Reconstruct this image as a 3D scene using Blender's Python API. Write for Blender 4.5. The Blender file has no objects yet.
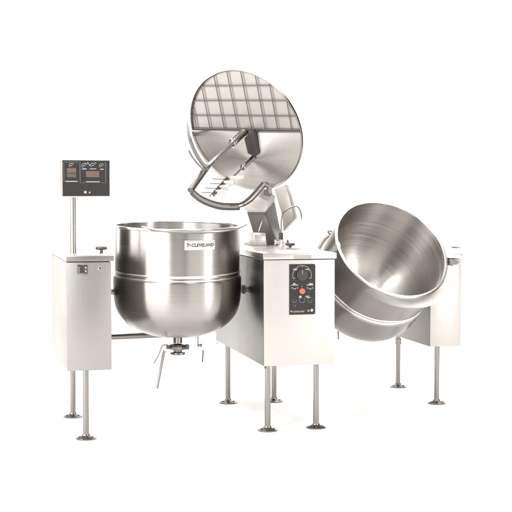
import bpy, bmesh, math, random
from mathutils import Vector, Matrix
random.seed(4)
S = bpy.context.scene
COL = S.collection
R = math.radians

# ------------------------------------------------------------------ camera
FPX, HC = 1281.0, 1.344
yaw, pit = math.atan(313/FPX), math.atan(66/FPX)
FW = Vector((math.sin(yaw)*math.cos(pit), math.cos(yaw)*math.cos(pit), -math.sin(pit)))
RT = FW.cross(Vector((0, 0, 1))).normalized()
UP = RT.cross(FW)
EYE = Vector((0, 0, HC))
cam = bpy.data.objects.new('camera', bpy.data.cameras.new('camera'))
COL.objects.link(cam)
cam.matrix_world = Matrix(((RT.x, UP.x, -FW.x, 0), (RT.y, UP.y, -FW.y, 0), (RT.z, UP.z, -FW.z, HC), (0, 0, 0, 1)))
cam.data.sensor_width = 36
cam.data.lens = 36*FPX/512
cam.data.clip_end = 200
S.camera = cam

def ray(x, y): return FW + RT*((x-256)/FPX) - UP*((y-256)/FPX)
def at(x, y, Y):
    """the point of the plane y = Y that the photograph shows at pixel (x, y)"""
    d = ray(x, y); return EYE + d*(Y/d.y)
def on(x, y, p, n):
    d = ray(x, y); return EYE + d*((p-EYE).dot(n)/d.dot(n))

# ------------------------------------------------------------------ materials
def mat(name, col, rough=.4, metal=0., **k):
    m = bpy.data.materials.new(name); m.use_nodes = True
    b = m.node_tree.nodes['Principled BSDF']
    b.inputs['Base Color'].default_value = (*col, 1)
    b.inputs['Roughness'].default_value = rough
    b.inputs['Metallic'].default_value = metal
    for a, v in k.items(): b.inputs[a].default_value = v
    return m

def brushed_round(name, col, rough, aniso=.75, rot=.25, amt=.09, bump=.010, scale=260):
    """steel polished in circles round the local z axis"""
    m = mat(name, col, rough, 1.)
    nt = m.node_tree; N = nt.nodes.new; L = nt.links.new
    b = nt.nodes['Principled BSDF']
    b.inputs['Anisotropic'].default_value = aniso
    b.inputs['Anisotropic Rotation'].default_value = rot
    tg = N('ShaderNodeTangent'); tg.direction_type = 'RADIAL'; tg.axis = 'Z'
    L(tg.outputs[0], b.inputs['Tangent'])
    tc = N('ShaderNodeTexCoord'); sx = N('ShaderNodeSeparateXYZ'); L(tc.outputs['Object'], sx.inputs[0])
    def M(op, a, c=None):
        n = N('ShaderNodeMath'); n.operation = op
        for i, v in enumerate((a, c)):
            if v is None: continue
            if isinstance(v, (int, float)): n.inputs[i].default_value = v
            else: L(v, n.inputs[i])
        return n.outputs[0]
    r = M('SQRT', M('ADD', M('MULTIPLY', sx.outputs[0], sx.outputs[0]), M('MULTIPLY', sx.outputs[1], sx.outputs[1])))
    zr = M('MULTIPLY', M('ADD', r, sx.outputs[2]), scale)
    cx = N('ShaderNodeCombineXYZ')
    L(M('MULTIPLY', sx.outputs[0], 1.), cx.inputs[0]); L(M('MULTIPLY', sx.outputs[1], 1.), cx.inputs[1]); L(zr, cx.inputs[2])
    n1 = N('ShaderNodeTexNoise'); n1.inputs['Scale'].default_value = 1.; n1.inputs['Detail'].default_value = 5; n1.inputs['Roughness'].default_value = .75
    L(cx.outputs[0], n1.inputs['Vector'])
    n2 = N('ShaderNodeTexNoise'); n2.inputs['Scale'].default_value = 7.; n2.inputs['Detail'].default_value = 3
    L(tc.outputs['Object'], n2.inputs['Vector'])
    mr = N('ShaderNodeMapRange'); L(n1.outputs[0], mr.inputs[0])
    mr.inputs[1].default_value = .25; mr.inputs[2].default_value = .75
    mr.inputs[3].default_value = rough-amt*.5; mr.inputs[4].default_value = rough+amt*.5
    ad = M('ADD', mr.outputs[0], M('MULTIPLY', M('SUBTRACT', n2.outputs[0], .5), .06))
    L(ad, b.inputs['Roughness'])
    mx = N('ShaderNodeMix'); mx.data_type = 'RGBA'; L(n1.outputs[0], mx.inputs[0])
    mx.inputs[6].default_value = (*[c*.8 for c in col], 1); mx.inputs[7].default_value = (*[min(1, c*1.2) for c in col], 1)
    L(mx.outputs[2], b.inputs['Base Color'])
    bp = N('ShaderNodeBump'); bp.inputs['Strength'].default_value = bump; bp.inputs['Distance'].default_value = .01
    if bump:
        L(n1.outputs[0], bp.inputs['Height']); L(bp.outputs[0], b.inputs['Normal'])
    return m

def sheet(name, col, rough, metal=1., amt=.08, stretch=(60, 60, 1.2), bump=.012, wave=.012):
    """sheet steel with a fine vertical grain and a slight waviness"""
    m = mat(name, col, rough, metal)
    nt = m.node_tree; N = nt.nodes.new; L = nt.links.new
    b = nt.nodes['Principled BSDF']
    tc = N('ShaderNodeTexCoord'); mp = N('ShaderNodeMapping'); mp.inputs['Scale'].default_value = stretch
    L(tc.outputs['Object'], mp.inputs[0])
    n1 = N('ShaderNodeTexNoise'); n1.inputs['Scale'].default_value = 3; n1.inputs['Detail'].default_value = 5
    L(mp.outputs[0], n1.inputs['Vector'])
    n2 = N('ShaderNodeTexNoise'); n2.inputs['Scale'].default_value = 4; n2.inputs['Detail'].default_value = 2
    L(tc.outputs['Object'], n2.inputs['Vector'])
    mr = N('ShaderNodeMapRange'); L(n1.outputs[0], mr.inputs[0])
    mr.inputs[1].default_value = .25; mr.inputs[2].default_value = .75
    mr.inputs[3].default_value = rough-amt; mr.inputs[4].default_value = rough+amt
    L(mr.outputs[0], b.inputs['Roughness'])
    bp = N('ShaderNodeBump'); bp.inputs['Strength'].default_value = bump*10; bp.inputs['Distance'].default_value = .0006
    L(n1.outputs[0], bp.inputs['Height'])
    b2 = N('ShaderNodeBump'); b2.inputs['Strength'].default_value = wave*10; b2.inputs['Distance'].default_value = .01
    L(n2.outputs[0], b2.inputs['Height']); L(bp.outputs[0], b2.inputs['Normal']); L(b2.outputs[0], b.inputs['Normal'])
    return m

STEEL = (.27, .255, .242)
M = dict(
    kettle=brushed_round('brushed_kettle_steel', STEEL, .30, aniso=.85, amt=.08, bump=.0),
    inside=brushed_round('polished_kettle_lining', (.46, .438, .419), .33, aniso=.92, amt=.22, scale=110, bump=.0),
    cover=brushed_round('spun_cover_steel', (.42, .40, .382), .42, aniso=.9, amt=.06, scale=120, bump=.0),
    sheet=sheet('console_sheet_steel', (.26, .246, .237), .42, amt=.03, bump=.003, wave=.006),
    pale_steel=sheet('console_pale_steel', (.36, .339, .322), .42, metal=.6, amt=.03, bump=.003, wave=.006),  # paler, partly diffuse steel for two consoles, display box and arm web
    side=sheet('console_shaded_steel', (.125, .118, .113), .36, amt=.05, bump=.004, wave=.02),  # console steel darkened so the side shade sits in the colour
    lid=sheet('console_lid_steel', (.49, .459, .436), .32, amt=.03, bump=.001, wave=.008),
    tube=sheet('steel_tube', (.20, .187, .177), .25, amt=.02, bump=.002, wave=.002, stretch=(8, 8, 30)),
    bright=mat('bright_steel', (.78, .74, .71), .18, 1.),
    rod=mat('agitator_steel', (.36, .336, .316), .22, 1.),
    arm=mat('arm_steel', (.14, .131, .123), .3, .85),
    lid_shade=sheet('lid_shade_steel', (.19, .18, .172), .40, amt=.03, bump=.002, wave=.004),  # darker steel that puts shade on a lid front
    cast=sheet('pale_housing_steel', (.40, .374, .352), .40, metal=.5, amt=.03, bump=.003, wave=.01),
    panel=sheet('lit_side_steel', (.215, .20, .19), .42, metal=.5, amt=.03, bump=.003, wave=.006),  # left console body: the lit look of its side is in this steel
    housing=mat('housing_steel', (.125, .118, .11), .38, .75),
    lip=sheet('lip_steel', (.265, .252, .24), .38, metal=.65, amt=.06, stretch=(4, 60, 4), bump=.01),
    dark=mat('dark_cast_steel', (.085, .078, .072), .42, .7),
    grey=mat('grey_bracket_steel', (.30, .28, .265), .35, 1.),
    white=mat('white_nylon', (.31, .295, .28), .5),
    black=mat('black_control_face', (.012, .0115, .011), .5, **{'Specular IOR Level': .25}),
    blackplastic=mat('black_plastic', (.022, .02, .019), .45, **{'Specular IOR Level': .3}),
    print=mat('white_print', (.22, .212, .2), .6),
    dim=mat('grey_print', (.22, .21, .20), .6),
    window=mat('brown_display_window', (.075, .045, .032), .25),
    red=mat('red_button', (.72, .06, .03), .35),
    pale=mat('pale_red_print', (.45, .13, .09), .6),
    plate=mat('grey_name_plate', (.20, .19, .182), .5),
    badge=mat('pale_badge_enamel', (.40, .385, .37), .35),
    ink=mat('black_ink', (.03, .03, .03), .5),
)

# ------------------------------------------------------------------ building helpers
def tagp(o, label=None, cat=None, group=None, kind=None):
    for k, v in (('label', label), ('category', cat), ('group', group), ('kind', kind)):
        if v: o[k] = v
    return o
def empty(name, mw, label, cat, group=None):
    o = bpy.data.objects.new(name, None); COL.objects.link(o)
    o.empty_display_size = .1
    o.matrix_world = mw if isinstance(mw, Matrix) else Matrix.Translation(mw)
    return tagp(o, label, cat, group)
def wmat(o):
    return (wmat(o.parent) @ o.matrix_parent_inverse @ o.matrix_basis) if o.parent else o.matrix_basis.copy()
def islands(bm):
    bm.verts.index_update(); seen = set(); out = []
    for v in bm.verts:
        if v.index in seen: continue
        st = [v]; seen.add(v.index); comp = []
        while st:
            a = st.pop(); comp.append(a)
            for e in a.link_edges:
                b = e.other_vert(a)
                if b.index not in seen: seen.add(b.index); st.append(b)
        out.append(comp)
    if len(out) < 2 or len(out) > 20: return out
    res = []
    for comp in out:
        n = bmesh.new(); mp = {v.index: n.verts.new(v.co) for v in comp}; fs = set(f for v in comp for f in v.link_faces)
        for f in fs: n.faces.new([mp[v.index] for v in f.verts])
        res.append(n)
    return res
def obj(name, bm, m, parent=None, local=False, smooth=True, label=None, ang=35):
    bmesh.ops.recalc_face_normals(bm, faces=bm.faces)
    if name not in ('lettering', 'stamped_mark', 'grille', 'pane_seam', 'dial_scale', 'logo', 'leg', 'rocker_mark'):
        isl = islands(bm)
        if 1 < len(isl) <= 20:
            for k in isl: last = obj(name, k, m, parent, local, smooth, label, ang)
            bm.free(); return last
    me = bpy.data.meshes.new(name)
    if parent is not None and not local:
        bm.transform(wmat(parent).inverted())      # the mesh lives in its parent's frame
    if smooth:
        for f in bm.faces: f.smooth = True
        for e in bm.edges:
            if len(e.link_faces) == 2 and e.calc_face_angle(0) > R(ang): e.smooth = False
    bm.to_mesh(me); bm.free()
    me.materials.append(m)
    o = bpy.data.objects.new(name, me); COL.objects.link(o)
    if parent is not None: o.parent = parent
    if label: o['label'] = label
    return o
def bevel(bm, w, seg=2, edges=None, ang=30):
    es = [e for e in bm.edges if len(e.link_faces) == 2 and e.calc_face_angle(0) > R(ang)]
    if es and w > 0: bmesh.ops.bevel(bm, geom=es, offset=w, segments=seg, affect='EDGES', profile=.5, clamp_overlap=True)
def hexa(P, bm=None, bev=0):
    """P: four corners of one face in order, then the four opposite them"""
    own = bmesh.new(); v = [own.verts.new(p) for p in P]
    for f in ((0,1,2,3), (7,6,5,4), (0,4,5,1), (1,5,6,2), (2,6,7,3), (3,7,4,0)): own.faces.new([v[i] for i in f])
    bmesh.ops.recalc_face_normals(own, faces=own.faces)
    bevel(own, bev)
    if bm is None: return own
    join(bm, own); return bm
def join(bm, other):
    me = bpy.data.meshes.new('tmp'); other.to_mesh(me); other.free(); bm.from_mesh(me); bpy.data.meshes.remove(me)
def box(x0, x1, y0, y1, z0, z1, bm=None, bev=0, mw=None):
    P = [Vector(p) for p in ((x0,y0,z0),(x1,y0,z0),(x1,y0,z1),(x0,y0,z1),(x0,y1,z0),(x1,y1,z0),(x1,y1,z1),(x0,y1,z1))]
    if mw is not None: P = [mw @ p for p in P]
    return hexa(P, bm, bev)
def prism(poly, d, bm=None, bev=0):
    own = bmesh.new(); n = len(poly)
    a = [own.verts.new(p) for p in poly]; b = [own.verts.new(Vector(p)+d) for p in poly]
    own.faces.new(a); own.faces.new(list(reversed(b)))
    for i in range(n): own.faces.new((a[i], a[(i+1) % n], b[(i+1) % n], b[i]))
    bmesh.ops.recalc_face_normals(own, faces=own.faces); bevel(own, bev)
    if bm is None: return own
    join(bm, own); return bm
def frame(t, ref=None):
    t = t.normalized(); ref = ref or (Vector((0,0,1)) if abs(t.z) < .9 else Vector((1,0,0)))
    u = (ref - t*ref.dot(t)).normalized(); return u, t.cross(u)
def sweep(pts, prof, bm=None, ref=None, close=False):
    """prof(i) -> list of (u, v) offsets, carried along pts"""
    bm = bm or bmesh.new(); pts = [Vector(p) for p in pts]; rings = []; u = None
    for i, p in enumerate(pts):
        t = (pts[min(i+1, len(pts)-1)] - pts[max(i-1, 0)]).normalized()
        u, v = frame(t, ref if ref is not None else u)
        rings.append([bm.verts.new(p + u*a + v*b) for a, b in prof(i)])
    n = len(rings[0])
    for a, b in zip(rings, rings[1:]):
        for k in range(n): bm.faces.new((a[k], a[(k+1) % n], b[(k+1) % n], b[k]))
    bm.faces.new(list(reversed(rings[0]))); bm.faces.new(rings[-1])
    return bm
def circ(r, n=20): return [(r*math.cos(2*math.pi*k/n), r*math.sin(2*math.pi*k/n)) for k in range(n)]
def tube(pts, r, bm=None, n=20):
    rr = r if isinstance(r, (list, tuple)) else [r]*len(pts)
    return sweep(pts, lambda i: circ(rr[i], n), bm)
def smooth_path(P, n=8):
    P = [Vector(p) for p in P]; out = []
    for i in range(len(P)-1):
        a, b, c, d = P[max(i-1, 0)], P[i], P[i+1], P[min(i+2, len(P)-1)]
        for k in range(n):
            t = k/n
            out.append(.5*((2*b) + (c-a)*t + (2*a-5*b+4*c-d)*t*t + (3*b-a-3*c+d)*t**3))
    return out + [P[-1]]
def bar(pts, w, h, ref, bm=None):
    return sweep(pts, lambda i: [(-w/2,-h/2), (w/2,-h/2), (w/2,h/2), (-w/2,h/2)], bm, ref=ref)
def lathe(prof, n=128, mw=None, bm=None):
    own = bmesh.new(); rings = []
    for r, z in prof:
        if r < 1e-6: rings.append([own.verts.new((0, 0, z))])
        else: rings.append([own.verts.new((r*math.cos(2*math.pi*k/n), r*math.sin(2*math.pi*k/n), z)) for k in range(n)])
    for a, b in zip(rings, rings[1:]):
        for k in range(n):
            j = (k+1) % n
            if len(a) == 1 and len(b) == 1: continue
            if len(a) == 1: own.faces.new((a[0], b[j], b[k]))
            elif len(b) == 1: own.faces.new((a[k], a[j], b[0]))
            else: own.faces.new((a[k], a[j], b[j], b[k]))
    if mw is not None: own.transform(mw)
    bmesh.ops.recalc_face_normals(own, faces=own.faces)
    if bm is None: return own
    join(bm, own); return bm
def axis_matrix(p, z, xref=None):
    z = Vector(z).normalized(); xref = Vector(xref or (1, 0, 0))
    x = (xref - z*xref.dot(z)).normalized(); y = z.cross(x)
    return Matrix(((x.x, y.x, z.x, p[0]), (x.y, y.y, z.y, p[1]), (x.z, y.z, z.z, p[2]), (0, 0, 0, 1)))
def cyl(p, d, r, L, bm=None, n=24, bev=.0015):
    """cylinder from p along d"""
    b = min(bev, r*.4, L*.4)
    return lathe([(0, 0), (r-b, 0), (r, b), (r, L-b), (r-b, L), (0, L)], n, axis_matrix(p, d, (0, 0, 1) if abs(Vector(d).normalized().z) < .9 else (1, 0, 0)), bm)
def arc_pts(c, r, a0, a1, n=12): return [(c[0]+r*math.cos(R(a0+(a1-a0)*k/n)), c[1]+r*math.sin(R(a0+(a1-a0)*k/n))) for k in range(n+1)]

class Face:
    """a flat panel with its own u (right), v (up) axes; draws thin raised marks on it"""
    def __init__(s, o, u, v, parent): s.o, s.u, s.v, s.n, s.p = o, u, v, u.cross(v), parent
    def P(s, a, b, h=0): return s.o + s.u*a + s.v*b + s.n*h
    def poly(s, pts, h0, h1, bm=None):
        return prism([s.P(a, b, h0) for a, b in pts], s.n*(h1-h0), bm)
    def rect(s, a0, a1, b0, b1, h0, h1, bm=None): return s.poly([(a0,b0),(a1,b0),(a1,b1),(a0,b1)], h0, h1, bm)
    def stroke(s, pts, w, h, bm=None):
        bm = bm or bmesh.new()
        ps = [s.P(a, b, h) for a, b in pts]; L, Rr = [], []
        for i, p in enumerate(ps):
            t = (ps[min(i+1, len(ps)-1)] - ps[max(i-1, 0)]).normalized(); q = s.n.cross(t)*w/2
            L.append((bm.verts.new(p-q), bm.verts.new(p+q)))
        for a, b in zip(L, L[1:]): bm.faces.new((a[0], b[0], b[1], a[1]))
        return bm
def text_bm(body, size, f, bold=0., shear=0., align='LEFT', spacing=1., wide=1.):
    cu = bpy.data.curves.new('t', 'FONT'); cu.body = body; cu.size = size; cu.offset = bold; cu.shear = shear
    cu.align_x = align; cu.space_character = spacing; cu.resolution_u = 3
    o = bpy.data.objects.new('t', cu); COL.objects.link(o)
    dg = bpy.context.evaluated_depsgraph_get(); dg.update()
    me = bpy.data.meshes.new_from_object(o.evaluated_get(dg))
    bm = bmesh.new(); bm.from_mesh(me)
    bpy.data.objects.remove(o); bpy.data.curves.remove(cu); bpy.data.meshes.remove(me)
    for v in bm.verts: v.co = f(v.co.x*wide, v.co.y)
    return bm

def foot_and_leg(parent, x, y, ztop, r=.0165, label=None, collar=False):
    lg = obj('leg', cyl((x, y, .012), (0, 0, 1), r, ztop-.012, n=28, bev=0), M['tube'], parent, label=label)
    bm = lathe([(0, 0), (.054, 0), (.057, .003), (.057, .006), (.050, .010), (.030, .017), (.0215, .021), (.0195, .027), (0, .027)], 40, Matrix.Translation((x, y, 0)))
    ft = obj('foot_flange', bm, M['tube'], lg)
    b = bmesh.new()
    for k in range(3):
        a = R(k*120+200)
        cyl((x+.040*math.cos(a), y+.040*math.sin(a), .012), (0, 0, 1), .0055, .0055, b, n=6, bev=.0004)
    obj('bolt', b, M['dark'], lg)
    if collar: obj('collar', cyl((x, y, ztop-.085), (0, 0, 1), r+.005, .04, n=28), M['tube'], lg)
def t_knob(parent, x, y, z, s=1.):
    k = obj('latch_knob', cyl((x, y, z), (0, 0, 1), .008*s, .022*s), M['dark'], parent)
    b = lathe([(0, 0), (.016, 0), (.026, .004), (.030, .012), (.026, .020), (.014, .024), (0, .025)], 28, Matrix.Translation((x, y, z+.014*s)) @ Matrix.Diagonal((s, s*.6, s*.75, 1)))
    obj('grip', b, M['dark'], k)

# ------------------------------------------------------------------ setting: a white paper sweep
bm = bmesh.new()
path = [(2.6, 0.), (8.0, 0.), (11.6, 0.)] + [(11.6+2.2*math.sin(R(a)), 2.2-2.2*math.cos(R(a))) for a in range(10, 91, 10)] + [(13.8, 7.5)]
dirv = Vector((FW.x, FW.y, 0)).normalized(); side = Vector((RT.x, RT.y, 0)).normalized()
rows = []
for d, z in path:
    rows.append([bm.verts.new(dirv*d + side*s + Vector((0, 0, z))) for s in (-5.5, 0, 5.5)])
for a, b in zip(rows, rows[1:]):
    for k in range(2): bm.faces.new((a[k], a[k+1], b[k+1], b[k]))
paper = mat('white_paper', (.90, .893, .885), .9)
tn = paper.node_tree
nz = tn.nodes.new('ShaderNodeTexNoise'); nz.inputs['Scale'].default_value = 300
bp = tn.nodes.new('ShaderNodeBump'); bp.inputs['Strength'].default_value = .05; bp.inputs['Distance'].default_value = .001
tn.links.new(nz.outputs[0], bp.inputs['Height']); tn.links.new(bp.outputs[0], tn.nodes['Principled BSDF'].inputs['Normal'])
tagp(obj('floor', bm, paper), kind='structure')
bm = bmesh.new()
vs = [bm.verts.new(p) for p in ((-30, -30, -.02), (30, -30, -.02), (30, 40, -.02), (-30, 40, -.02))]
bm.faces.new(vs)
tagp(obj('ground', bm, mat('dark_studio_floor', (.06, .057, .053), .7)), kind='structure')

# ------------------------------------------------------------------ left console
def console(name, label, x0, x1, y0, y1, z0, z1, lidh=.034, over=.005, right_over=.01, m='sheet', side=False, front=False):
    root = empty(name, Vector(((x0+x1)/2, (y0+y1)/2, 0)), label, 'console')
    zb = z1-lidh
    bm = box(x0, x1, y0, y1, z0, zb-.003, bev=.004)
    body = obj('cabinet', bm, M[m], root)
    if side: obj('side_shade', box(x0-.0025, x0+.002, y0+.003, y1-.003, z0+.002, zb-.005, bev=.001), M['side'], root)  # added dark sheet; shade of the side face is in its colour
    if front: obj('lid_front_shade', box(x0-over+.002, x1+right_over-.002, y0-over-.0025, y0-over+.002, zb+.001, z1-.006, bev=.001), M['lid_shade'], root)  # added strip: lid front shaded by colour against the bright top
    if front: obj('front_shade', box(x0+.002, x1-.002, y0-.0025, y0+.002, z0+.002, zb-.005, bev=.001), M['sheet'], root)  # added sheet: its own steel shades the front against the lit side
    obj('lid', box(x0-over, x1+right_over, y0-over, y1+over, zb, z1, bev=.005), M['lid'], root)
    return root, body
LC, LCb = console('support_console', 'narrow steel console on two legs, carrying a black display box on a pole', .630, .866, 6.785, 7.77, .385, 1.0, right_over=.016, m='panel', front=True)
foot_and_leg(LC, .737, 6.888, .40)
foot_and_leg(LC, .735, 7.577, .40)
t_knob(LC, .842, 7.02, 1.0, 1.12)
# terminal socket and screw on the front face
F = Face(Vector((0, 6.7823, 0)), Vector((1, 0, 0)), Vector((0, 0, 1)), LC)
def fx(x, y, Y=6.785): p = at(x, y, Y); return p.x, p.z
def frect(F, x0, y0, x1, y1, h0, h1, Y, bm=None):
    a, b = fx(x0, y1, Y), fx(x1, y0, Y); return F.rect(a[0], b[0], a[1], b[1], h0, h1, bm)
sw = obj('switch_plate', frect(F, 76.8, 265.5, 87.4, 273.8, 0, .004, 6.785), M['bright'], LC)
obj('rocker', frect(F, 79.6, 265.0, 83.4, 272.8, .004, .012, 6.785), M['blackplastic'], sw)
obj('rocker', frect(F, 83.9, 264.8, 87.0, 273.6, .004, .010, 6.785), M['blackplastic'], sw)
obj('rocker_mark', frect(F, 84.7, 266.6, 86.2, 268.6, .0102, .0106, 6.785, frect(F, 84.7, 270, 86.2, 272, .0102, .0106, 6.785)), M['print'], sw)
obj('switch_hood', frect(F, 77.4, 264.6, 80.4, 266.2, .004, .014, 6.785), M['blackplastic'], sw)
p = at(99.8, 268.3, 6.785)
sc = obj('lock', cyl(p, (0, -1, 0), .009, .006), M['bright'], LC)
obj('lock_slot', cyl(p+Vector((-.001, -.006, .003)), (0, -1, 0), .0045, .001), M['blackplastic'], sc)
# pole and display box
pp = at(73, 215, 6.84)
pole = obj('pole', cyl((pp.x, 6.84, 1.0), (0, 0, 1), .0150, .305, n=28, bev=0), M['tube'], LC)
obj('pole_flange', cyl((pp.x, 6.84, 1.0), (0, 0, 1), .021, .006, n=28), M['bright'], pole)
DW, DH = .266, .197
dm = Matrix.Translation((pp.x, 6.84, 1.306)) @ Matrix.Rotation(R(10), 4, 'Z')
dx0 = -.076
bm = bmesh.new(); box(dx0, dx0+DW, -.06, .055, 0, DH, bm, bev=.004, mw=dm)
disp = obj('display_box', bm, M['pale_steel'], LC)
F = Face(dm @ Vector((dx0, -.06, 0)), (dm.to_3x3() @ Vector((1, 0, 0))), Vector((0, 0, 1)), disp)
obj('control_face', F.rect(.004, DW-.006, .006, DH-.003, 0, .0025), M['black'], disp)
U, V, h = DW, DH, .003
def DP(x, y): return ((x-61)/48.5*U, (197.5-y)/36.8*V)      # photograph pixels to face units
def drect(x0, y0, x1, y1, bm=None, h0=.0025, h1=.0034):
    a, b = DP(x0, y1), DP(x1, y0); return F.rect(a[0], b[0], a[1], b[1], h0, h1, bm)
obj('display_window', drect(66, 168.9, 75, 173.6), M['window'], disp)
obj('display_window', drect(66, 174.2, 75, 178), mat('dark_display_window', (.045, .043, .042), .25), disp)
obj('display_window', drect(84.8, 171.8, 98, 177.8), M['window'], disp)
b = bmesh.new()
for l in ([(63, 182.5), (63, 163), (77.5, 163)], [(78.9, 162.6), (78.9, 183.3), (84, 183.3)], [(104.5, 163), (104.5, 183.3), (100, 183.3)]):
    F.stroke([DP(*q) for q in l], .0011, .0031, b)
obj('panel_rule', b, M['dim'], disp)
b = bmesh.new()
for x0, y0, x1, y1 in ((64.4, 181.5, 76.4, 182.4), (84.8, 181.9, 98.6, 182.8), (81, 169.2, 85.4, 170.2), (88.6, 169.2, 95, 169.9), (99, 169.5, 102.4, 170.4)): drect(x0, y0, x1, y1, b)
obj('caption_strip', b, M['print'], disp)
b = bmesh.new()
for cx, cy in ((70.5, 165.8), (83, 166), (91.6, 165.6), (100.5, 166)):
    F.stroke([DP(cx+2.3*math.cos(R(20+k*18)), cy+.4-2.*math.sin(R(20+k*18))) for k in range(13)], .0022, .0031, b)
    drect(cx-.9, cy+.2, cx+.9, cy+.9, b)
for px, py in ((86.5, 163.6), (94.3, 163.6), (87, 164.6), (88.4, 165.9), (84.5, 164.4)): drect(px-.7, py-.35, px+.7, py+.35, b)
obj('dial_mark', b, M['dim'], disp)
c = DP(84, 192.5); obj('emblem', F.poly(arc_pts(c, .0075, 0, 345, 23), .0025, .0034), M['print'], disp)
c = DP(88.2, 192.7); obj('emblem', F.poly([(c[0]-.006, c[1]-.005), (c[0]+.007, c[1]-.005), (c[0]+.001, c[1]+.006)], .0025, .0034), M['pale'], disp)
# pipe from the console to the mixer kettle
obj('pipe', tube(smooth_path([(.86, 7.40, .492), (1.0, 7.40, .493), (1.18, 7.40, .496), (1.235, 7.37, .502), (1.262, 7.33, .53), (1.268, 7.31, .60)], 6), .0185), M['tube'], LC)

# ------------------------------------------------------------------ centre console
CC, CCb = console('control_console', 'wide white steel control console on four legs between the two kettles', 1.700, 2.105, 6.775, 8.07, .377, .998, lidh=.034, right_over=.010, m='pale_steel', side=True)
for x, y in ((1.749, 6.885), (2.035, 6.900), (1.735, 7.848), (2.032, 7.834)): foot_and_leg(CC, x, y, .39)
F = Face(Vector((0, 6.775, 0)), Vector((1, 0, 0)), Vector((0, 0, 1)), CC)
YF = 6.775
a0, b1 = fx(289.2, 264.2, YF); a1, b0 = fx(315.1, 314.2, YF)
rr = .010
pts = [(a0, b0), (a1-rr, b0)] + arc_pts((a1-rr, b0+rr), rr, -90, 0, 5)[1:] + arc_pts((a1-rr, b1-rr), rr, 0, 90, 5) + [(a0, b1)]
cp = obj('control_panel', F.poly(pts, 0, .003), M['black'], CC)
def CP(x, y): return fx(280+x/6.83, 250+y/6.83, YF)   # enlarged-crop pixels
def crect(x0, y0, x1, y1, bm, h0=.003, h1=.0038):
    a, b = CP(x0, y1), CP(x1, y0); return F.rect(a[0], b[0], a[1], b[1], h0, h1, bm)
b = bmesh.new(); c = CP(150, 172); r = 67/6.83*6.95/FPX
F.stroke(arc_pts(c, r, -22, 202, 40), .0020, .0034, b)
for k in range(5):
    a = R(-20+k*55); F.stroke([(c[0]+r*.80*math.cos(a), c[1]+r*.80*math.sin(a)), (c[0]+r*.96*math.cos(a), c[1]+r*.96*math.sin(a))], .0022, .0034, b)
obj('dial_scale', b, M['print'], cp)
kn = obj('dial_knob', cyl(F.P(c[0], c[1], .003), (0, -1, 0), r*.60, .010, n=36), M['blackplastic'], cp)
obj('pointer', F.rect(c[0]-.0012, c[0]+.0012, c[1]+r*.1, c[1]+r*.55, .0129, .0137), M['dim'], kn)
b = bmesh.new()
for x0, y0, x1, y1 in ((88, 128, 118, 135), (172, 128, 196, 135), (76, 236, 124, 242), (88, 226, 104, 236), (180, 236, 226, 242), (196, 226, 222, 236), (76, 256, 86, 262), (92, 262, 106, 268), (114, 256, 122, 262), (182, 256, 192, 262), (198, 262, 212, 268), (218, 256, 226, 262), (172, 312, 198, 319), (180, 322, 206, 328), (70, 414, 80, 424)):
    crect(x0, y0, x1, y1, b)
obj('control_mark', b, M['print'], cp)
b = bmesh.new()
for cx, cy, q in ((98, 345, 14), (150, 340, 20), (204, 345, 14), (100, 378, 6)):
    F.stroke(arc_pts(CP(cx, cy), q/6.83*6.95/FPX, -210, 30, 14), .0010, .0034, b)
obj('indicator_ring', b, M['dim'], cp)
rb = obj('red_button', cyl(F.P(*CP(150, 281), .003), (0, -1, 0), 20/6.83*6.95/FPX, .008, n=32), M['red'], cp)
cc = CP(137, 320); obj('indicator_lamp', cyl(F.P(*cc, .003), (0, -1, 0), .0075, .004), M['dim'], cp)
b = bmesh.new(); c = CP(150, 250); cyl(F.P(*c, .003), (0, -1, 0), .003, .002, b); obj('indicator_lamp', b, M['pale'], cp)
c = CP(84, 426)
obj('lettering', text_bm('CLEVELAND', .0125, lambda u, v: F.P(c[0]+u, c[1]+v, .0036), bold=.0002, wide=1.0), M['print'], cp)
c = CP(193, 412); obj('warning_mark', F.poly([(c[0]-.007, c[1]-.006), (c[0]+.007, c[1]-.006), (c[0], c[1]+.007)], .003, .0038), M['pale'], cp)
c = CP(216, 411); obj('emblem', F.poly(arc_pts(c, .0085, 0, 345, 23), .003, .0038), M['print'], cp)
F2 = Face(Vector((0, 6.770, 0)), Vector((1, 0, 0)), Vector((0, 0, 1)), CC)
obj('name_plate', frect(F2, 293.8, 254.9, 311.4, 258.9, 0, .002, 6.770), M['plate'], CC)
t_knob(CC, 2.0, 7.33, .998, 1.05)
obj('latch_plate', box(1.968, 2.032, 7.20, 7.29, .998, 1.004, bev=.002), M['grey'], CC)
obj('corner_tab', box(1.697, 1.712, 8.03, 8.06, .352, .43, bev=.002), M['bright'], CC)
obj('corner_tab', box(1.704, 1.715, 6.776, 6.79, .366, .376), M['dark'], CC)

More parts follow.
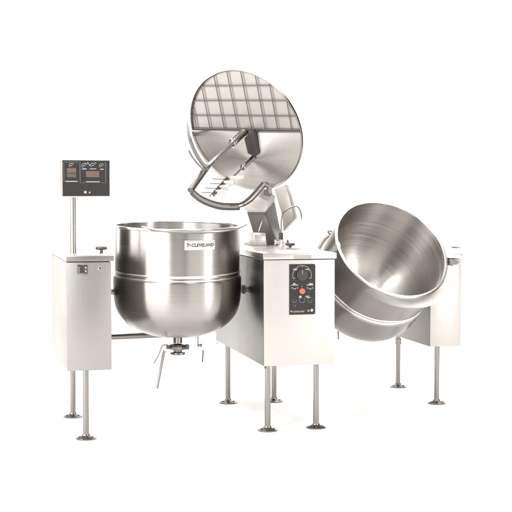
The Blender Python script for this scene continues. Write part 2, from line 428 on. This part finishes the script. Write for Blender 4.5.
# ------------------------------------------------------------------ right console
RC, RCb = console('support_console', 'narrow white steel console on two legs at far right behind the tilted kettle', 2.930, 3.135, 7.436, 8.40, .370, .948, lidh=.030, right_over=.006, m='pale_steel', side=True)
foot_and_leg(RC, 3.008, 7.516, .38)
foot_and_leg(RC, 3.004, 8.212, .38, collar=True)
b = prism([at(x, y, 7.62) for x, y in ((452.8, 246.9), (457, 246.6), (463.4, 248.2), (455, 248.4))], Vector((0, .05, 0)), bev=.001)
obj('latch_handle', b, M['dark'], RC)
p = at(449.3, 262, 7.436)
n1 = obj('bolt', cyl(p, (0, -1, 0), .021, .05, n=6), M['dark'], RC)
b = bmesh.new(); p2 = at(453.6, 262, 7.436); cyl(p2, (0, -1, 0), .015, .035, b, n=20); p3 = at(456.2, 261.9, 7.436); cyl(p3, (0, -1, 0), .008, .028, b, n=16)
obj('grease_nipple', b, M['dark'], n1)

# ------------------------------------------------------------------ kettles
OUT = [(0, -.272), (.07, -.269), (.143, -.259), (.19, -.245), (.244, -.222), (.28, -.199), (.31, -.171), (.335, -.136), (.351, -.095), (.359, -.05), (.362, 0.), (.363, .055), (.361, .072), (.3525, .084)]
UPR = [(.3525, .084), (.3525, .20), (.3525, .356)]
INN = [(.3435, .356), (.3435, .12), (.342, .05), (.336, -.005), (.322, -.06), (.296, -.11), (.258, -.153), (.208, -.188), (.15, -.213), (.08, -.229), (0, -.235)]
def spline2(P, n=4):
    Q = smooth_path([(a, 0, b) for a, b in P], n); return [(max(q.x, 0), q.z) for q in Q]
def lip_bm():
    bm = bmesh.new(); A0, A1, N, K = -37, 54, 48, 8
    g = []
    for i in range(N+1):
        s = i/N; th = R(A0+(A1-A0)*s); q = abs(2*s-1)
        row = []
        for k in range(K+1):
            w = k/K
            r = .356 + w*(.074 - .004*q**2); hh = .354 + w*(.004+.026*q**3) - .010*w*(1-w)*4*(1-q)
            row.append((r, hh))
        g.append([])
        for k, (r, z) in enumerate(row):
            t2 = th + R(5)*(1-k/K)*max(0, 1-s*4)
            g[-1].append((r*math.sin(t2), -r*math.cos(t2), z))
    T = .006
    top = [[bm.verts.new((x, y, z)) for x, y, z in r] for r in g]
    bot = [[bm.verts.new((x, y, z-T)) for x, y, z in r] for r in g]
    for i in range(N):
        for k in range(K):
            bm.faces.new((top[i][k], top[i][k+1], top[i+1][k+1], top[i+1][k]))
            bm.faces.new((bot[i][k], bot[i+1][k], bot[i+1][k+1], bot[i][k+1]))
        bm.faces.new((top[i][K], bot[i][K], bot[i+1][K], top[i+1][K]))
        bm.faces.new((top[i][0], top[i+1][0], bot[i+1][0], bot[i][0]))
    for i in (0, N):
        for k in range(K):
            f = (top[i][k], top[i][k+1], bot[i][k+1], bot[i][k]); bm.faces.new(f if i == 0 else tuple(reversed(f)))
    return bm
def kettle(name, label, mw):
    root = empty(name, mw, label, 'kettle')
    sh = obj('jacket', lathe(spline2(OUT, 4), 160), M['kettle'], root, local=True)
    obj('upper_wall', lathe(UPR, 160), M['kettle'], root, local=True)
    obj('lining', lathe([INN[0], INN[1]] + spline2(INN[1:], 4), 160), M['inside'], root, local=True)
    b = lathe([(.3435, .352), (.3435, .3605), (.346, .3635), (.357, .3635), (.3605, .3605), (.3605, .354), (.357, .351), (.3525, .350)], 160)
    obj('rim', b, M['bright'], root, local=True)
    b = bmesh.new()
    for z in (.104, .080):
        lathe([(.352+.0055*math.cos(R(a)), z+.0055*math.sin(R(a))) for a in range(-90, 91, 18)], 160, bm=b)
    lathe([(.3535, .098), (.3515, .092), (.3535, .086)], 160, bm=b)
    obj('seam_ring', b, M['bright'], root, local=True)
    obj('pouring_lip', lip_bm(), M['lip'], root, local=True, ang=60)
    return root
TK0 = Matrix.Translation((1.285, 7.14, .775))
TK = Matrix.Translation((1.285, 7.14, .785)) @ Matrix.Rotation(R(2.4), 4, 'X')
LK = kettle('mixer_kettle', 'upright round steel kettle with maker badge, hanging between left and centre consoles', TK)
kn_ = Vector((.144, -.7585, .6356)).normalized()
kr = Vector((2.578, 7.165, 1.0005)) - kn_*.36
RK = kettle('tilting_kettle', 'empty steel kettle tilted forward to show its brushed inside, beside the far right console', axis_matrix(kr, kn_))

# trunnions
def trunnion(parent, p, d, L):
    t = obj('trunnion', cyl(p, d, .017, L), M['tube'], parent)
    q = Vector(p); d = Vector(d).normalized()
    obj('collar', cyl(q+d*(L*.35), d, .0265, L*.3), M['dark'], t)
for s, L in ((-1, .07), (1, .06)):
    trunnion(LK, (1.285+s*.355, 7.14, .775), (s, 0, 0), L)
trunnion(RK, (kr.x-.352, kr.y, kr.z), (-1, 0, 0), .085)
trunnion(RK, (kr.x+.352, kr.y, kr.z), (1, 0, 0), .055)

# badge on the mixer kettle, bent round the wall
RB = .3535
def wrap(u, v, h=0.):     # u metres along the wall, v metres up
    th = R(10.2)+u/RB; r = RB+h
    return TK @ Vector((r*math.sin(th), -r*math.cos(th), .277+v))
def wrap_plate(u0, u1, v0, v1, h0, h1, n=14, rad=0.):
    bm = bmesh.new(); rows = []
    for i in range(n+1):
        u = u0+(u1-u0)*i/n
        rows.append([bm.verts.new(wrap(u, v, h)) for v, h in ((v0, h0), (v0, h1), (v1, h1), (v1, h0))])
    for a, b in zip(rows, rows[1:]):
        for k in range(4): bm.faces.new((a[k], a[(k+1) % 4], b[(k+1) % 4], b[k]))
    bm.faces.new(rows[0]); bm.faces.new(list(reversed(rows[-1])))
    return bm
bd = obj('badge', wrap_plate(-.088, .088, -.026, .026, 0, .0018), M['badge'], LK)
b = bmesh.new()
for q in ((-.083, .083, .0215, .0225), (-.083, .083, -.0225, -.0215), (-.084, -.083, -.0225, .0225), (.083, .084, -.0225, .0225)): join(b, wrap_plate(*q, .0018, .0022, n=10 if q[1]-q[0] > .1 else 1))
obj('badge_border', b, M['dim'], bd)
obj('lettering', text_bm('CLEVELAND', 0.0240, lambda u, v: wrap(-.051+u+v*.12, -.0085+v, .0026), bold=.0010, wide=.98, spacing=1.03), M['ink'], bd)
b = bmesh.new()
for tri in ([(-.074, -.013), (-.060, -.001), (-.074, .002)],):
    b.faces.new([b.verts.new(wrap(u, v, .0026)) for u, v in tri])
b.faces.new([b.verts.new(wrap(u, v, .0026)) for u, v in ((-.058, -.006), (-.053, -.006), (-.053, .006), (-.058, .006))])
obj('logo', b, M['red'], bd)
b = bmesh.new(); b.faces.new([b.verts.new(wrap(u, v, .0026)) for u, v in ((-.075, .013), (-.075, .004), (-.062, .001), (-.058, .004))])
obj('logo', b, M['ink'], bd)
obj('stamped_mark', text_bm('-------', .010, lambda u, v: TK @ Vector((.3655*math.sin(R(22)+u/.3655), -.3655*math.cos(R(22)+u/.3655), .0485+v)), bold=.0004), M['dim'], LK)

# draw-off valve below the mixer kettle
vx, vy = 1.287, 7.14
vz = lambda y: at(177, y, vy).z
b = lathe([(0, 0), (.026, 0), (.026, -.035), (0, -.035)], 32, Matrix.Translation((vx, vy, .512)))
va = obj('drain_neck', b, M['tube'], LK)
z0 = vz(343.5)
b = lathe([(0, 0), (.028, 0), (.046, -.006), (.050, -.016), (.050, -.026), (.046, -.034), (.028, -.038), (0, -.038)], 10, Matrix.Translation((vx, vy, z0)))
obj('valve_body', b, M['tube'], va, ang=20)
obj('valve_clamp', box(vx+.040, vx+.064, vy-.02, vy+.02, z0-.034, z0-.006, box(vx-.066, vx-.044, vy-.016, vy+.016, z0-.030, z0-.008, bev=.002), bev=.003), M['dark'], va)
b = lathe([(0, -.036), (.024, -.036), (.024, -.046), (.043, -.050), (.044, -.058), (.036, -.064), (.031, -.064), (.031, -.056), (0, -.056)], 36, Matrix.Translation((vx, vy, z0)))
obj('outlet_ring', b, M['arm'], va)
Yv = vy-.03
obj('valve_lever', tube(smooth_path([at(x, y, Yv) for x, y in ((168, 345), (163.5, 345.2), (161.3, 347.5), (159.5, 353), (157, 358), (153.6, 363.6))], 5), .0038, n=12), M['tube'], va)
obj('drain_handle', tube([at(164.4, 350.6, Yv), at(156.8, 388.6, Yv)], .0085, n=16), M['tube'], va)
# safety pipe with its small cock behind the kettle
yb = 7.36
b = tube([at(196.8, 331, yb), at(196.8, 350, yb)], .0105, n=16)
sp = obj('safety_pipe', b, M['bright'], LK)
obj('cock', cyl(at(198, 345.3, yb-.01), (1, 0, 0), .007, .02, cyl(at(200.5, 345.3, yb-.01), (1, 0, 0), .011, .008)), M['tube'], sp)
obj('cock_handle', tube([at(203.1, 350.2, yb), at(202.5, 362, yb)], .0045, n=12), M['dark'], sp)
obj('cock_stem', tube([at(201.8, 345.8, yb), at(203.1, 350.2, yb)], .0022, n=8), M['bright'], sp)

# tilting kettle: hinge bracket at its left and drain pipe below
b = prism([at(x, y, 7.62) for x, y in ((319.3, 249), (326, 238.5), (331.5, 232.6), (335, 231), (341, 245), (340, 256))], Vector((.02, .16, 0)), bev=.004)
hb = obj('hinge_bracket', b, M['grey'], RK)
obj('bracket_flange', prism([at(x, y, 7.60) for x, y in ((326, 249.5), (331.2, 238), (334, 236), (338, 252))], Vector((0, .012, 0)), bev=.002), M['sheet'], hb)
b = tube(smooth_path([at(x, y, 7.60) for x, y in ((335.2, 227.5), (334.8, 229), (334.4, 231), (332.2, 234.0), (329.5, 233.6), (328.0, 231.9), (329.2, 230.7), (331.8, 231.6), (333.6, 233))], 5), .0042, n=10)
obj('hook', b, M['tube'], hb)
obj('drain_pipe', tube([at(338.3, 320, 7.6), at(338.3, 339.6, 7.6)], .0055, n=14), M['tube'], RK)

# ------------------------------------------------------------------ raised cover with its grille, bridge and agitator
dc = Vector((1.6584, 7.0396, 1.6766)); dn = Vector((-.6551, -.6359, -.4082)).normalized()
e1 = Vector((.716, -.697, -.03)); e1 = (e1-dn*e1.dot(dn)).normalized(); e2 = dn.cross(e1)
if e2.z < 0: e2 = -e2
def D(a, b, h=0.): return dc + e1*a + e2*b + dn*h
AG = empty('agitator_bridge', Vector((1.95, 7.85, .998)), 'round raised cover, half grille and half plate, with mixing arms above upright kettle', 'kettle mixer')
dmw = Matrix(((e1.x, e2.x, dn.x, dc.x), (e1.y, e2.y, dn.y, dc.y), (e1.z, e2.z, dn.z, dc.z), (0, 0, 0, 1)))
if dmw.determinant() < 0:
    dmw = Matrix(((e1.x, -e2.x, dn.x, dc.x), (e1.y, -e2.y, dn.y, dc.y), (e1.z, -e2.z, dn.z, dc.z), (0, 0, 0, 1)))
cov = empty('cover', dmw, None, None); cov.parent = AG; cov.matrix_parent_inverse = wmat(AG).inverted()
RC_ = .365
# the pan behind the grille, closed at the back
sy = 1 if (dmw.to_3x3() @ Vector((0, 1, 0))).dot(e2) > 0 else -1
bpn = lathe([(0, -.0105), (.20, -.0105), (.356, -.0105)], 128)
M['pan'] = sheet('grille_pan_steel', (.31, .292, .273), .46, metal=.8, amt=.05, stretch=(3, 3, 3), bump=.002, wave=.02)
obj('back_pan', bpn, M['pan'], cov, local=True)
b = lathe([(.354, .004), (.358, .006), (.362, .004), (.362, -.009), (.358, -.012), (.354, -.011), (.354, .004)], 128)
obj('cover_rim', b, M['tube'], cov, local=True)
# solid half plate, a shallow cone
bm = bmesh.new(); n = 64; rows = []
for j, (r, z) in enumerate(((0, .010), (.06, .010), (.18, .006), (.30, .002), (.356, 0))):
    rows.append([bm.verts.new((r*math.cos(R(180*k/n)), -sy*r*math.sin(R(180*k/n)) - sy*.0, z)) for k in range(n+1)] if r else [bm.verts.new((0, 0, z))])
for a, c in zip(rows, rows[1:]):
    for k in range(n):
        if len(a) == 1: bm.faces.new((a[0], c[k], c[k+1]))
        else: bm.faces.new((a[k], a[k+1], c[k+1], c[k]))
obj('half_plate', bm, M['cover'], cov, local=True)
def L2(a, b, h): return Vector((a, sy*b, h))
bm = bmesh.new(); hexa([L2(-.356, -.004, -.010), L2(.356, -.004, -.010), L2(.356, -.004, .012), L2(-.356, -.004, .012), L2(-.356, .004, -.010), L2(.356, .004, -.010), L2(.356, .004, .012), L2(-.356, .004, .012)], bm)
obj('hinge_strip', bm, M['rod'], cov, local=True)
# grille bars: strips standing on edge
def strip(a0, b0, a1, b1, bm, w=.0030, h0=-.0035, h1=.001):
    d = Vector((a1-a0, b1-b0, 0)).normalized(); q = Vector((-d.y, d.x, 0))*w/2
    P = []
    for (a, b) in ((a0, b0), (a1, b1)):
        P.append([L2(a-q.x, b-q.y, h0), L2(a+q.x, b+q.y, h0), L2(a+q.x, b+q.y, h1), L2(a-q.x, b-q.y, h1)])
    hexa(P[0]+P[1], bm)
bm = bmesh.new()
for a in (-.328, -.236, -.139, -.048, .042, .131, .211, .300):
    strip(a, .006, a+.003, math.sqrt(.355**2-a*a), bm)
for bb in (.091, .181, .268):
    w_ = math.sqrt(.355**2-bb*bb); strip(-w_, bb, w_, bb, bm, h1=.004)
strip(-.35, .010, .35, .010, bm, w=.006, h1=0)
pane = bmesh.new()
obj('grille', bm, mat('grille_steel', (.11, .102, .095), .5, .7), cov, local=True, smooth=False)
cols = (-.328, -.236, -.139, -.048, .042, .131, .211, .300); rws = (.012, .091, .181, .268)
for a in cols[:-1]:
    strip(a+.0115, .012, a+.0145, math.sqrt(.345**2-(a+.015)**2), pane, w=.0016, h0=-.0105, h1=-.0085)
for bb in rws[1:]:
    w_ = math.sqrt(.345**2-bb*bb); strip(-w_, bb-.011, w_, bb-.011, pane, w=.0016, h0=-.0105, h1=-.0085)
obj('pane_seam', pane, mat('pane_seam_steel', (.26, .243, .228), .5, .6), cov, local=True, smooth=False)
# a wire edge that holds the lower half
obj('edge_wire', tube([D(.361*math.cos(R(t)), .361*math.sin(R(t)), .006) for t in range(0, -181, -5)], .0028, n=8), mat('edge_wire_steel', (.20, .185, .17), .4, .8), cov)

# shafts
sh_dir = (dn*.66 - e2*.088).normalized()
J = D(0, 0, 0) + dn*.47 - e2*.055
J = on(206.6, 167.6, dc, dn.cross(e2))        # where the arms leave the main shaft
K = on(190.3, 190.6, dc, dn.cross((e1*.17-e2*.98).normalized()))
H0 = D(0, 0, .010)
ms = obj('main_shaft', tube([H0, J+(J-H0).normalized()*.005], .0135, n=24), M['rod'], AG)
v = (J-H0).normalized()
obj('shaft_sleeve', cyl(H0+v*.012, v, .0215, .115, n=28), M['rod'], ms)
obj('sleeve_collar', cyl(H0+v*.128, v, .0235, .022, n=28, bev=.004), M['rod'], ms)
obj('sleeve_pin', cyl(H0+v*.139-e2*.03, e2, .006, .06, n=12), M['bright'], ms)
B0 = D(.027, -.155, .012)
T0 = on(213.5, 195.6, B0, dn.cross(e2))
ss = obj('side_shaft', tube([B0, T0], .0062, n=18), M['rod'], AG)
v2 = (T0-B0).normalized()
obj('shaft_sleeve', cyl(B0+v2*.008, v2, .0165, .105, n=24), M['rod'], ss)
obj('sleeve_collar', cyl(B0+v2*.115, v2, .0185, .018, n=24, bev=.004), M['rod'], ss)
# crank plate joining the two shafts
qa = [on(x, y, D(0, 0, .045), dn) for x, y in ((244, 138.5), (252.8, 130.5), (257.2, 154.5), (255, 157), (247.6, 153.5))]
obj('crank_plate', prism(qa, -dn*.032, bev=.003), M['blackplastic'], AG)
# fixed paddle: a stair of four blades on the side shaft
pd = (T0-B0)
xdir = (e1*.9 - dn*.1).normalized()
stair = []
for (dx, dy) in ((224.2, 179.5), (219.8, 184.2), (215.4, 188.6), (211.6, 193.2)):
    c0 = on(dx+2.6, dy-1.2, B0, dn.cross(e2))
    rod_ = obj('tine', tube([on(dx-12.2 if dy < 180 else dx-10.2, dy-.6, c0, dn.cross(e2).cross(e1) if False else dn.cross(e2).cross(dn)+Vector((0, 0, 0)) if False else Vector((FW.x, FW.y, 0))), on(dx+1, dy-.4, c0, Vector((FW.x, FW.y, 0)))], .0026, n=10), M['dark'], ss)
    pl = [on(dx+a, dy+b, c0, Vector((FW.x, FW.y, 0))) for a, b in ((.4, 1.4), (2.2, -3.6), (5.4, -.8), (4.8, 1.8))]
    obj('wedge', prism(pl, Vector((FW.x, FW.y, 0))*.012, bev=.001), M['dark'], ss)
    pw = [on(dx+a, dy+b, c0, Vector((FW.x, FW.y, 0))) for a, b in ((5.6, -3.6), (13.5, -4.2), (14.2, 2.0), (5.8, 2.6))]
    if dy < 180: pw = [on(x, y, c0, Vector((FW.x, FW.y, 0))) for x, y in ((230, 176), (243.8, 175.6), (243.8, 178.6), (237.5, 179.6), (237, 184.5), (230, 184))]
    obj('blade', prism(pw, Vector((FW.x, FW.y, 0))*.008, bev=.001), M['white'], ss)

obj('tine_rod', tube([on(227.5, 176.6, B0, dn.cross(e2)) - dn*-.012, on(211.0, 195.2, B0, dn.cross(e2)) - dn*-.012], .0036, n=10), M['dark'], ss)
# sweep arms: each a channel of two edge rods with a web between
def channel(name, px, plane_n, off, parent, w0=.030, taper=1., r=.007):
    P = smooth_path([on(x, y, dc, plane_n) for x, y in px], 7)
    bm = bmesh.new(); nn = plane_n.normalized(); L, Rr = [], []
    for i, p in enumerate(P):
        t = (P[min(i+1, len(P)-1)]-P[max(i-1, 0)]).normalized(); q = nn.cross(t)
        w = w0*(1-(1-taper)*i/(len(P)-1)); L.append(p+q*w/2); Rr.append(p-q*w/2)
    rods = tube(L, r, n=12); tube(Rr, r, rods, n=12)
    arm = obj(name, bar(P, w0*.9, .006, nn.cross(P[1]-P[0]), bm) if False else ribbon(L, Rr, nn*.006), M['pale_steel'], parent)
    obj('arm_edge', rods, M['dark_rod'], arm)
    return arm
def ribbon(L, Rr, t):
    bm = bmesh.new(); rows = []
    for a, b in zip(L, Rr): rows.append([bm.verts.new(p) for p in (a-t/2, a+t/2, b+t/2, b-t/2)])
    for a, b in zip(rows, rows[1:]):
        for k in range(4): bm.faces.new((a[k], a[(k+1) % 4], b[(k+1) % 4], b[k]))
    bm.faces.new(list(reversed(rows[0]))); bm.faces.new(rows[-1]); return bm
M['dark_rod'] = mat('arm_edge_steel', (.065, .06, .056), .45, .35)
n280 = dn.cross((e1*.17-e2*.98).normalized()).normalized()
n185 = dn.cross((-e1*.99-e2*.1).normalized()).normalized()
channel('sweep_arm', ((191.5, 191.5), (200, 198.6), (211, 203.6), (223, 206.4), (239, 206.6)), n280, 0, AG, .028)
obj('arm_rod', tube(smooth_path([on(x, y, dc, n280) for x, y in ((230, 205.2), (240, 203.6), (248, 199), (256, 190.5), (262.5, 182.8))], 7), .007, n=14), M['dark_rod'], AG)
obj('arm_rod', tube(smooth_path([on(x, y, dc, n280) for x, y in ((238, 207.6), (246, 204.6), (253, 199.5), (259, 193), (265, 186))], 7), .0045, n=14), M['dark_rod'], AG)
P_ = smooth_path([on(x, y, dc, n185) for x, y in ((207, 168.6), (201.8, 162.8), (196.4, 154.6), (191.6, 144.2), (188.8, 134), (187.4, 122.5))], 7)
obj('sweep_arm', tube(P_, [.0105]*(len(P_)-10)+[.0105-.0009*k for k in range(10)], n=16), M['dark_rod'], AG)
obj('arm_rod', tube(smooth_path([on(x, y, dc, n185) for x, y in ((204, 170.2), (197.5, 163.5), (192, 156.5), (188.6, 150.5))], 6), [.006]*18+[.001], n=12), M['dark_rod'], AG)
obj('arm_end', tube([J-(K-J).normalized()*.012, K], .0175, n=24), M['arm'], AG)

# tilting bridge: housing on the console, slanting up to the back of the cover
YA, YB = 7.80, 8.02
fr = [at(x, y, YA) for x, y in ((246.6, 212), (264.8, 212.5), (278.0, 245.6), (257.2, 245.6))]
bk = [at(x, y, YB) for x, y in ((256, 200.5), (274.8, 201.2), (283.0, 243.4), (262, 243.4))]
hs = obj('bridge_housing', hexa(fr+bk, bev=.004), M['housing'], AG)
obj('housing_top', hexa([at(x, y, YA-.02) for x, y in ((239.8, 203.6), (246.4, 211.6), (264.8, 212.1), (266.2, 210.6))] + [at(x, y, YB-.20) for x, y in ((256, 188.5), (261, 184.0), (275.6, 196), (274.8, 201.2))], bev=.003), M['cast'], AG)  # separate paler steel: light on the top face is put into the colour
obj('housing_band', prism([at(x, y, YA-.14) for x, y in ((259.2, 196.8), (261.0, 193.6), (268.6, 197.6), (267.6, 200.4))], Vector((0, .02, 0)), bev=.001), M['plate'], AG)
b = bmesh.new()
for x, y in ((243.5, 204.2), (252, 200.8), (247.4, 203.4)): cyl(at(x, y, YA-.12), (0, -1, .3), .0065, .02, b, n=10)
obj('housing_bolt', b, M['plate'], AG)
obj('side_cover', prism([at(x, y, 8.06) for x, y in ((273.6, 189), (285.4, 184.2), (290.2, 198.6), (294.6, 218.4), (283.2, 231.4), (281.8, 215))], Vector((.035, .05, 0)), bev=.004), M['cast'], AG)
obj('bridge_beam', tube([at(268.5, 193, 7.84), at(267, 184, 7.62), dc-dn*.14-e2*.06, dc-dn*.10, dc-dn*.018], [.026, .028, .05, .06, .07], n=24), M['sheet'], AG)
obj('gear_box', hexa([Vector(q) for q in ((1.873, 7.69, .998), (1.948, 7.69, .998), (1.944, 7.70, 1.077), (1.868, 7.70, 1.082), (1.873, 8.00, .998), (1.948, 8.00, .998), (1.944, 7.99, 1.077), (1.868, 7.99, 1.082))], bev=.004), M['lid'], AG)
obj('cable_stay', tube([at(258.6, 231.2, 7.69), at(262.2, 220.6, 7.78)], .0028, n=8), M['bright'], AG)

# ------------------------------------------------------------------ faucet on the centre console
fp = Vector((2.03, 7.655, .998))
FA = empty('faucet', fp, 'chrome swivel faucet with bent spout on top of the control console', 'faucet')
b = lathe([(0, 0), (.024, 0), (.024, .006), (.014, .010), (.013, .026), (.017, .030), (.017, .040), (0, .040)], 28, Matrix.Translation(fp))
fb = obj('faucet_base', b, M['bright'], FA)
b = lathe([(0, .036), (.0135, .036), (.0135, .080), (.010, .084), (0, .084)], 24, Matrix.Translation(fp))
obj('packing_nut', b, M['dark'], fb)
for s in (-1, 1):
    hnd = obj('tap', cyl(fp+Vector((s*.012, 0, .020)), (s, -.3, .1), .009, .026), M['bright'], FA)
    b = bmesh.new(); c0 = fp+Vector((s*.040, -.009, .023))
    cyl(c0-Vector((0, 0, .016)), (0, 0, 1), .0055, .032, b, n=12); cyl(c0-Vector((.0, .016, 0)), (0, 1, 0), .0055, .032, b, n=12)
    obj('cross_handle', b, M['dark'] if s > 0 else M['bright'], hnd)
yq = 7.655
obj('spout', tube(smooth_path([fp+Vector((0, 0, .08))] + [at(x, y, yq) for x, y in ((281.2, 226), (281.4, 218.5), (283.6, 212.4), (288.6, 208.7), (294.8, 206.2), (298.8, 208), (301, 213), (301.6, 219))], 6), .0052, n=14), M['tube'], FA)

# ------------------------------------------------------------------ studio lamps
def area(name, loc, target, sx, sy, power, col=(1, .985, .965)):
    l = bpy.data.lights.new(name, 'AREA'); l.shape = 'RECTANGLE'; l.size = sx; l.size_y = sy; l.energy = power; l.color = col
    o = bpy.data.objects.new(name, l); COL.objects.link(o); o.location = loc
    o.rotation_euler = (Vector(target)-Vector(loc)).to_track_quat('-Z', 'Y').to_euler(); return o
area('softbox_top', (1.9, 7.6, 5.2), (1.9, 7.6, 0), 7.5, 6.5, 650)
area('softbox_left', (-2.7, 5.1, 1.5), (1.285, 7.14, 1.5), 7.4, 2.9, 440)
area('softbox_right', (4.0, 2.9, 1.45), (1.285, 7.14, 1.45), 4.7, 2.8, 75)
area('camera_fill', (.2, -1.2, 1.9), (1.285, 7.14, .85), 2.6, 2.4, 36)  # added unseen fill; brightens the gap reflected in the upright kettle
area('strip_right', (4.75, 3.75, 1.3), (2.5, 7.2, .95), .7, 2.0, 105)
area('lamp_high_left', (-.75, 4.1, 3.4), (2.5, 7.2, .95), .9, 1.1, 150)
area('kettle_fill', (2.6, 3.2, 4.6), (2.6, 7.2, 1.0), 1.6, 1.2, 60)  # added unseen lamp; puts streak highlights inside the tilted kettle
area('strip_back_left', (-1.1, 10.5, 1.4), (1.285, 7.14, .8), .7, 2.4, 40)
area('backdrop_lamp', (2.8, 9.6, 6.6), (3.6, 13.6, 1.5), 7.0, 1.5, 420)

W = bpy.data.worlds.new('World'); S.world = W; W.use_nodes = True
W.node_tree.nodes['Background'].inputs[0].default_value = (1, .97, .94, 1)
W.node_tree.nodes['Background'].inputs[1].default_value = .12

S.render.engine = 'CYCLES'
S.cycles.max_bounces = 8
S.view_settings.view_transform = 'Standard'
S.view_settings.look = 'None'
S.view_settings.gamma = 1
S.view_settings.exposure = 0
